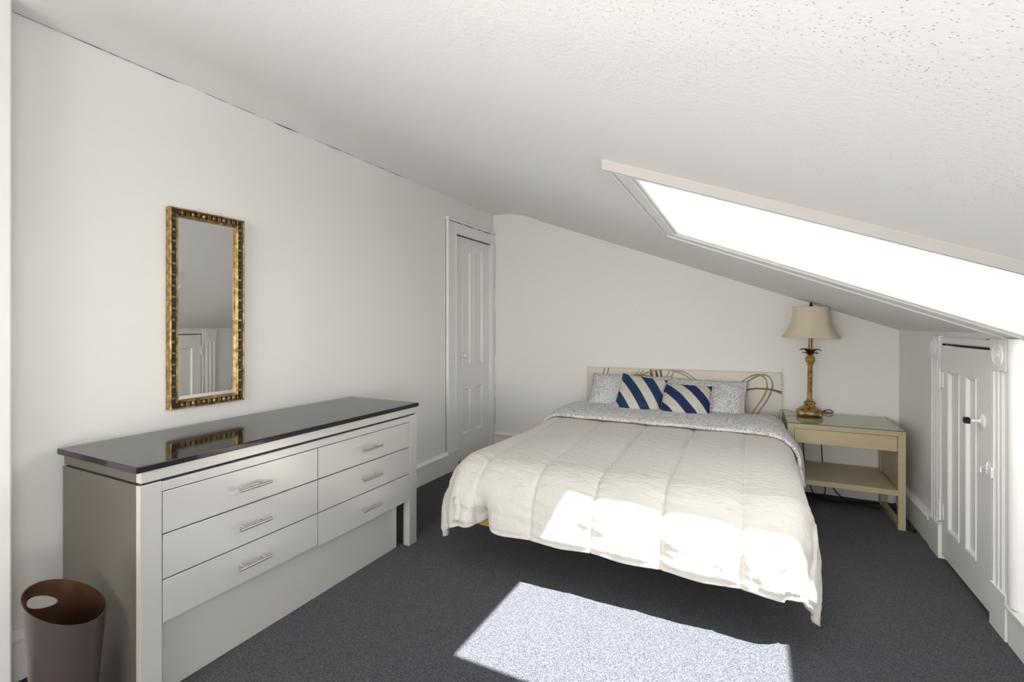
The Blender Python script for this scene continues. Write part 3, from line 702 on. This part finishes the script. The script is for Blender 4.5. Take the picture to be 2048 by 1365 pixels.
for j in range(NQ):
    row = []
    for i in range(NP):
        a = P[j][min(i + 1, NP - 1)] - P[j][max(i - 1, 0)]; b = P[min(j + 1, NQ - 1)][i] - P[max(j - 1, 0)][i]
        n = b.cross(a)
        if n.length > 1e-9: n.normalize()
        if n.z < 0 and info[j][i][2] < .1: n = -n
        p, q, r, phi, dx = info[j][i]
        u, sd = seamdist(p)
        low = max(0, min(1, (2.45 - q) / .45))          # towards the foot
        edge = min(1, (q - q0) / .035 + .2, (p - p0) / .06 + .2, (p1 - p) / .06 + .2)
        puff = (.010 + .010 * low) * (abs(math.sin(math.pi * u)) ** .38)
        hold = math.exp(-(sd / .075) ** 2)                # pinched close to the stitching
        w1 = noise.noise(Vector((p * 7 + 3, q * 30 + p * 6, 1.7))) * (.0010 + .0058 * low * (.15 + hold))
        w2 = noise.noise(Vector((p * 16, q * 12 - p * 9, 8.1))) * (.0008 + .0010 * low)
        w3 = noise.noise(Vector((p * 2.2, q * 2.6, 4.4))) * .008
        w4 = abs(noise.noise(Vector((p * 10 + q * 9, q * 22, 5.5)))) * -.003 * low
        w5 = noise.noise(Vector((p * 34, q * 9, 2.2))) * .0022 * max(0, min(1, (q0 + .16 - q) / .12))
        w6 = noise.noise(Vector((p * 22 - q * 3, q * 5, 6.6))) * .006 * (1 if p < -1.2 and q < 2.5 else 0) * low - .004 * math.exp(-(sd / .007) ** 2)
        dsp = (puff + w4) * max(.55, edge) + w1 + w2 + w3 * .6 + w5 + w6
        sc_ = .004 * math.cos(2 * math.pi * u) * max(0, 1 - (q - q0) / .1)
        v = P[j][i] + n * dsp + Vector((0, 0, sc_)); row.append(v)
    OUT.append(row)
mb = MB(); mb.grid(OUT)
dv = obj('duvet', mb, 'duvet', smooth='all')
so = dv.modifiers.new('thickness', 'SOLIDIFY'); so.thickness = .028; so.offset = -1
sb = dv.modifiers.new('soften', 'CORRECTIVE_SMOOTH') if False else None
tag(dv, 'puffy cream channel quilted duvet spread over the bed, hanging off the foot', 'duvet')
# turned down patterned sheet
SQ0, SQ1, SP0, SP1 = 3.17, 3.74, -1.60, .42
P = []; nq, np_ = 60, 230
for j in range(nq):
    row = []
    t = j / (nq - 1)
    for i in range(np_):
        p = SP0 + (SP1 - SP0) * i / (np_ - 1)
        a = .035 * noise.noise(Vector((p * 3.1, 0, 7))) + .05 * max(0, p - .02) / .4 * -3.2
        q = SQ0 + a * (1 - t) + (SQ1 - SQ0) * t
        v, r, phi, dx = drape(p, q, (-1.235, .105, 2.0), .135, .548, .10)
        h = .030 * math.sin(math.pi * min(1, t * 1.02)) ** .5 + .010 * t + .006 * noise.noise(Vector((p * 4, q * 6, 2))) + .003 * noise.noise(Vector((p * 14, q * 18, 5)))
        if r > 0:
            f_ = min(1, r / .15); v = v + Vector((math.copysign(1, dx) * h * .5 * f_, 0, h * (1 - f_)))
            v.x += .010 * f_ * noise.noise(Vector((q * 7, r * 5, 3)))
            if q > 3.25: v.x = min(v.x, .178 + .03 * max(0, (3.40 - q) / .15))
        else: v = v + Vector((0, 0, h))
        row.append(v)
    P.append(row)
mb = MB(); mb.grid(P)
sh = obj('flat_sheet', mb, 'pattern', smooth='all'); so = sh.modifiers.new('thickness', 'SOLIDIFY'); so.thickness = .016; so.offset = -1
tag(sh, 'white sheet with grey leafy print, turned down over the cream duvet', 'sheet')
# pillows
def pillow(name, W, H, T_, m, loc, lean, yaw, roll, label, cat, group, flange=0, n=48, sq=5):
    mb = MB()
    for side in (1, -1):
        P = []
        for j in range(n + 1):
            row = []
            for i in range(n + 1):
                u = -1 + 2 * i / n; v = -1 + 2 * j / n
                # slightly pinched outline, fuller corners
                x = u * W / 2 * (1 - .05 * (1 - abs(v) ** 2) * abs(u) ** 3 * 1.0); z = v * H / 2 * (1 - .06 * (1 - abs(u) ** 2) * abs(v) ** 3)
                fx = max(0, 1 - abs(u / (1 - flange / W * 2)) ** 2.6) if abs(u) < 1 - flange / W * 2 else 0
                fz = max(0, 1 - abs(v / (1 - flange / H * 2)) ** 2.6) if abs(v) < 1 - flange / H * 2 else 0
                t = T_ / 2 * (fx * fz) ** .5
                t += (.006 * noise.noise(Vector((u * 3 + loc[0] * 9, v * 3, side * 2.0))) + .003 * noise.noise(Vector((u * 9, v * 9 + loc[0], side)))) * (fx * fz) ** .3
                row.append((x, -side * max(t, .0025 if (abs(u) < 1 and abs(v) < 1) else 0), z))
            P.append(row)
        mb.grid(P, flip=side < 0)
    o = obj(name, mb, m, smooth='all', loc=loc, rot=(lean, roll, yaw)); return tag(o, label, cat, group)
pillow('pillow', .63, .44, .15, 'pattern', (-.875, 3.765, .630), -math.radians(48), .02, 0, 'left grey printed pillow leaning on the headboard', 'pillow', 'printed pillows', .02)
pillow('pillow', .60, .44, .15, 'pattern', (-.335, 3.765, .622), -math.radians(48), -.02, .01, 'right grey printed pillow leaning on the headboard', 'pillow', 'printed pillows', .02)
pillow('throw_cushion', .335, .335, .12, 'cush1', (-.745, 3.575, .655), -math.radians(32), -.07, .11, 'left blue and cream striped cushion, taller and tilted, on the bed', 'cushion', 'striped throw cushions')
pillow('throw_cushion', .335, .335, .12, 'cush2', (-.425, 3.560, .625), -math.radians(42), 0, .01, 'right blue and cream striped cushion, lower one on the bed', 'cushion', 'striped throw cushions')
# ------------------------------------------------------------------ nightstand
NX, NY, NW, ND, NH = .193, 3.474, .590, .492, .567
ns = tag(empty('nightstand', (NX, NY, 0)), 'khaki wooden nightstand with a shelf and sled sides beside the bed', 'nightstand')
mb = MB(); mb.box(0, NW, 0, ND, NH - .014, NH); mb.box(.036, NW - .036, .0, .02, .539, NH - .014)
mb.box(.01, NW - .01, ND - .02, ND, .45, NH - .014)
obj('top_panel', mb, 'ash', ns, bevel=.0012)
for nm, x0, x1 in (('l', 0, .036), ('r', NW - .036, NW)):
    mb = MB(); mb.box(x0, x1, 0, .030, 0, NH - .0141); obj('leg', mb, 'ash', ns, bevel=.0012)
    mb = MB(); mb.box(x0, x1, ND - .060, ND, 0, NH - .0141); obj('leg', mb, 'ash', ns, bevel=.0012)
    mb = MB(); mb.box(x0 + .004, x1 - .004, .030, ND - .060, 0, .028); obj('sled_rail', mb, 'ash', ns, bevel=.0012)
    mb = MB(); mb.box(x0 + .006, x1 - .006, .030, ND - .060, .19, NH - .0141); obj('side_panel', mb, 'ash', ns)
mb = MB(); mb.box(.038, NW - .038, .004, .024, .450, .5365); mb.box(.045, NW - .045, .024, ND - .05, .455, .462); dw = obj('drawer', mb, 'ash', ns, bevel=.001)
mb = MB(); mb.box(.038, NW - .038, .012, .022, .5365, .539); obj('drawer_gap', mb, 'gap', ns)
mb = MB(); mb.box(.036, NW - .036, .002, ND - .03, .195, .2265); mb.box(.036, .17, ND - .03, ND, .195, .2265); mb.box(.24, NW - .036, ND - .03, ND, .195, .2265)
obj('shelf', mb, 'ash', ns, bevel=.001)
mb = MB(); mb.add([(-.001, -.002, NH + .0055), (NW + .001, -.002, NH + .0055), (NW + .001, ND, NH + .0055), (-.001, ND, NH + .0055)], [(0, 1, 2, 3)])
gt = obj('glass_top', mb, 'tableglass', ns)
mb = MB()
for a, b, c, d in ((-.001, NW + .001, -.002, -.001), (-.001, 0, -.001, ND), (NW, NW + .001, -.001, ND)): mb.box(a, b, c, d, NH + .0005, NH + .0055)
ge = obj('glass_edge', mb, 'glassedge', gt)
# ------------------------------------------------------------------ table lamp
lx, ly = .340, 3.80; lz = NH + .0065
lp = tag(empty('table_lamp', (lx, ly, lz), (0, math.radians(.7), 0)), 'table lamp with cream bell shade and gold pineapple stem on nightstand', 'table lamp')
def sq(a, z): return (abs(math.cos(a)) ** 4 + abs(math.sin(a)) ** 4) ** (-.25) if z < .08 else 1
mb = MB(); mb.lathe([(.040, .016), (.074, .012), (.076, .018), (.074, .030), (.066, .038), (.046, .050), (.034, .062), (.029, .072)], n=48, rad=lambda a, z: (abs(math.cos(a)) ** 4 + abs(math.sin(a)) ** 4) ** (-.25) * (1 + .03 * math.cos(8 * a)))
for k in range(4):
    a = math.pi / 4 + k * math.pi / 2; rr = .082
    mb.ball((rr * math.cos(a), rr * math.sin(a), .012), .014, .014, .012, 12, 8)
    mb.ball((.055 * math.cos(a), .055 * math.sin(a), .040), .018, .018, .010, 12, 8)
    for s in (-.3, .3): mb.ball((.071 * math.cos(a + s), .071 * math.sin(a + s), .020), .010, .010, .008, 10, 6)
for k in range(4):
    a = k * math.pi / 2
    mb.ball((.062 * math.cos(a), .062 * math.sin(a), .034), .014, .014, .007, 10, 6)
mb.lathe([(.028, .070), (.034, .076), (.036, .084), (.033, .090), (.026, .096), (.018, .100), (.018, .104), (.021, .107), (.018, .111)], n=32)
obj('lamp_base', mb, 'gold', lp, smooth=True)
mb = MB(); mb.lathe([(.0135, .108), (.0135, .335)], n=24, rad=lambda a, z: 1 + .05 * math.cos(8 * a))
for j in range(26):
    for k in range(6):
        a = k * math.pi / 3 + (j % 2) * math.pi / 6; mb.ball((.0132 * math.cos(a), .0132 * math.sin(a), .114 + j * .0086), .0026, .0026, .0036, 6, 4)
mb.lathe([(.015, .333), (.020, .337), (.020, .341), (.015, .344)], n=24); mb.lathe([(.012, .42), (.012, .53)], n=20)
obj('stem', mb, 'gold', lp, smooth=True)
mb = MB(); mb.lathe([(.010, .342), (.020, .350), (.0275, .364), (.029, .376), (.027, .388), (.020, .400), (.012, .408), (.010, .415)], n=36, rad=lambda a, z: 1 + .025 * math.cos(10 * a + z * 260) * math.cos(10 * a - z * 260))
obj('pineapple', mb, 'amber', lp, smooth=True)
mb = MB()
for k in range(16):
    ringn = k % 2; a = k * math.pi / 8 + .1; ln = .058 if ringn else .042; up_ = .045 if ringn else .020; P = [[], [], []]
    for i in range(9):
        t = i / 8; r_ = .008 + ln * t ** 1.2; z = .402 + up_ * math.sin(t * 2.3) ; wv = .0085 * math.sin(math.pi * min(1, t * .9 + .12)) ** .8
        if t == 1: wv = .0006
        c, s = math.cos(a), math.sin(a)
        for q_, sd in ((0, -1), (1, 0), (2, 1)): P[q_].append((r_ * c - s * wv * sd, r_ * s + c * wv * sd, z + (.003 if sd == 0 else 0)))
    mb.grid(P)
lf = obj('leaf_crown', mb, 'bronze', lp, smooth=True); so = lf.modifiers.new('thickness', 'SOLIDIFY'); so.thickness = .0018
mb = MB(); prof_ = []
for i in range(17):
    t = i / 16; r_ = .106 + .002 * t + .064 * (t ** 2.6); prof_.append((r_, .728 - t * .203))
nseg = 96
def scal(a, z): return 1 - .035 * abs(math.sin(4 * a)) ** 2
for tt, dr_ in ((0, 0), (1, .002)):
    rows_ = []
    for r_, z in prof_:
        row = []
        for i in range(nseg + 1):
            a = 2 * math.pi * i / nseg; rr = (r_ - dr_) * (1.0 - .03 * abs(math.sin(4 * a + .3)) * (r_ / .17)); row.append((rr * math.cos(a), rr * math.sin(a), z))
        rows_.append(row)
    mb.grid(rows_, flip=bool(tt))
shd = obj('lamp_shade', mb, 'shade', lp, smooth='all')
for rz, rr in ((.728, .106), (.525, .171)):
    mb = MB(); pts = []
    for i in range(65):
        a_ = 2 * math.pi * i / 64; k = rr * (1.0 - .03 * abs(math.sin(4 * a_ + .3)) * (rr / .17)); pts.append((k * math.cos(a_), k * math.sin(a_), rz))
    mb.tube(pts, .0028, 6); obj('shade_trim', mb, 'shade', shd, smooth=True)
mb = MB(); mb.lathe([(.003, .53), (.003, .735)], n=8)
for k in range(3): a = k * 2.094; mb.tube([(0, 0, .722), (.105 * math.cos(a), .105 * math.sin(a), .722)], .0015, 6)
obj('harp', mb, 'bronze', lp)
mb = MB(); mb.lathe([(.006, .728), (.009, .733), (.0105, .740), (.007, .750), (.0035, .762), (.0008, .766)], n=16); obj('finial', mb, 'bronze', lp, smooth=True)
mb = MB(); pts = [Vector(p) for p in [(-.075, .0, .008), (-.11, .02, .014), (-.15, .035, .018), (-.172, .045, .006), (-.176, .05, -.05), (-.172, .06, -.15), (-.17, .08, -.30)]]
mb.tube(spline(pts, 6), .003, 8); tag(obj('cord', mb, 'cord', lp, smooth=True), 'gold lamp cord looping off the table edge')
# ------------------------------------------------------------------ cables
def cable(pts, label, r=.0032, loc=(0, 0, 0)):
    mb = MB(); mb.tube(spline([Vector(p) for p in pts], 7), r, 8); o = obj('cable', mb, 'cable', smooth=True); return tag(o, label, 'cable')
cable([(.43, 3.93, .577), (.445, 3.945, .59), (.475, 3.95, .595), (.49, 3.945, .582), (.47, 3.93, .577), (.44, 3.95, .578), (.425, 3.972, .576), (.42, 3.975, .54), (.425, 3.974, .40), (.435, 3.972, .20), (.445, 3.94, .03), (.40, 3.90, .006), (.34, 3.93, .005)],
      'black cable curling behind the lamp and down the nightstand back')
cable([(.31, 3.93, .43), (.315, 3.96, .35), (.33, 3.972, .2), (.36, 3.93, .05), (.39, 3.86, .006), (.45, 3.84, .005), (.55, 3.83, .005), (.66, 3.83, .005), (.72, 3.80, .005)], 'black cable hanging under the nightstand left half, onto the carpet')
cable([(.48, 3.97, .10), (.50, 3.93, .05), (.56, 3.88, .006), (.64, 3.90, .005), (.72, 3.92, .005), (.80, 3.88, .005), (.825, 3.70, .005), (.822, 3.50, .005), (.825, 3.47, .02), (.815, 3.45, .006), (.79, 3.55, .005)], 'black cable lying on carpet beside the right baseboard', .0035)
# unseen overhang added to keep the sun off the added low window: the ceiling slab continues past the knee wall
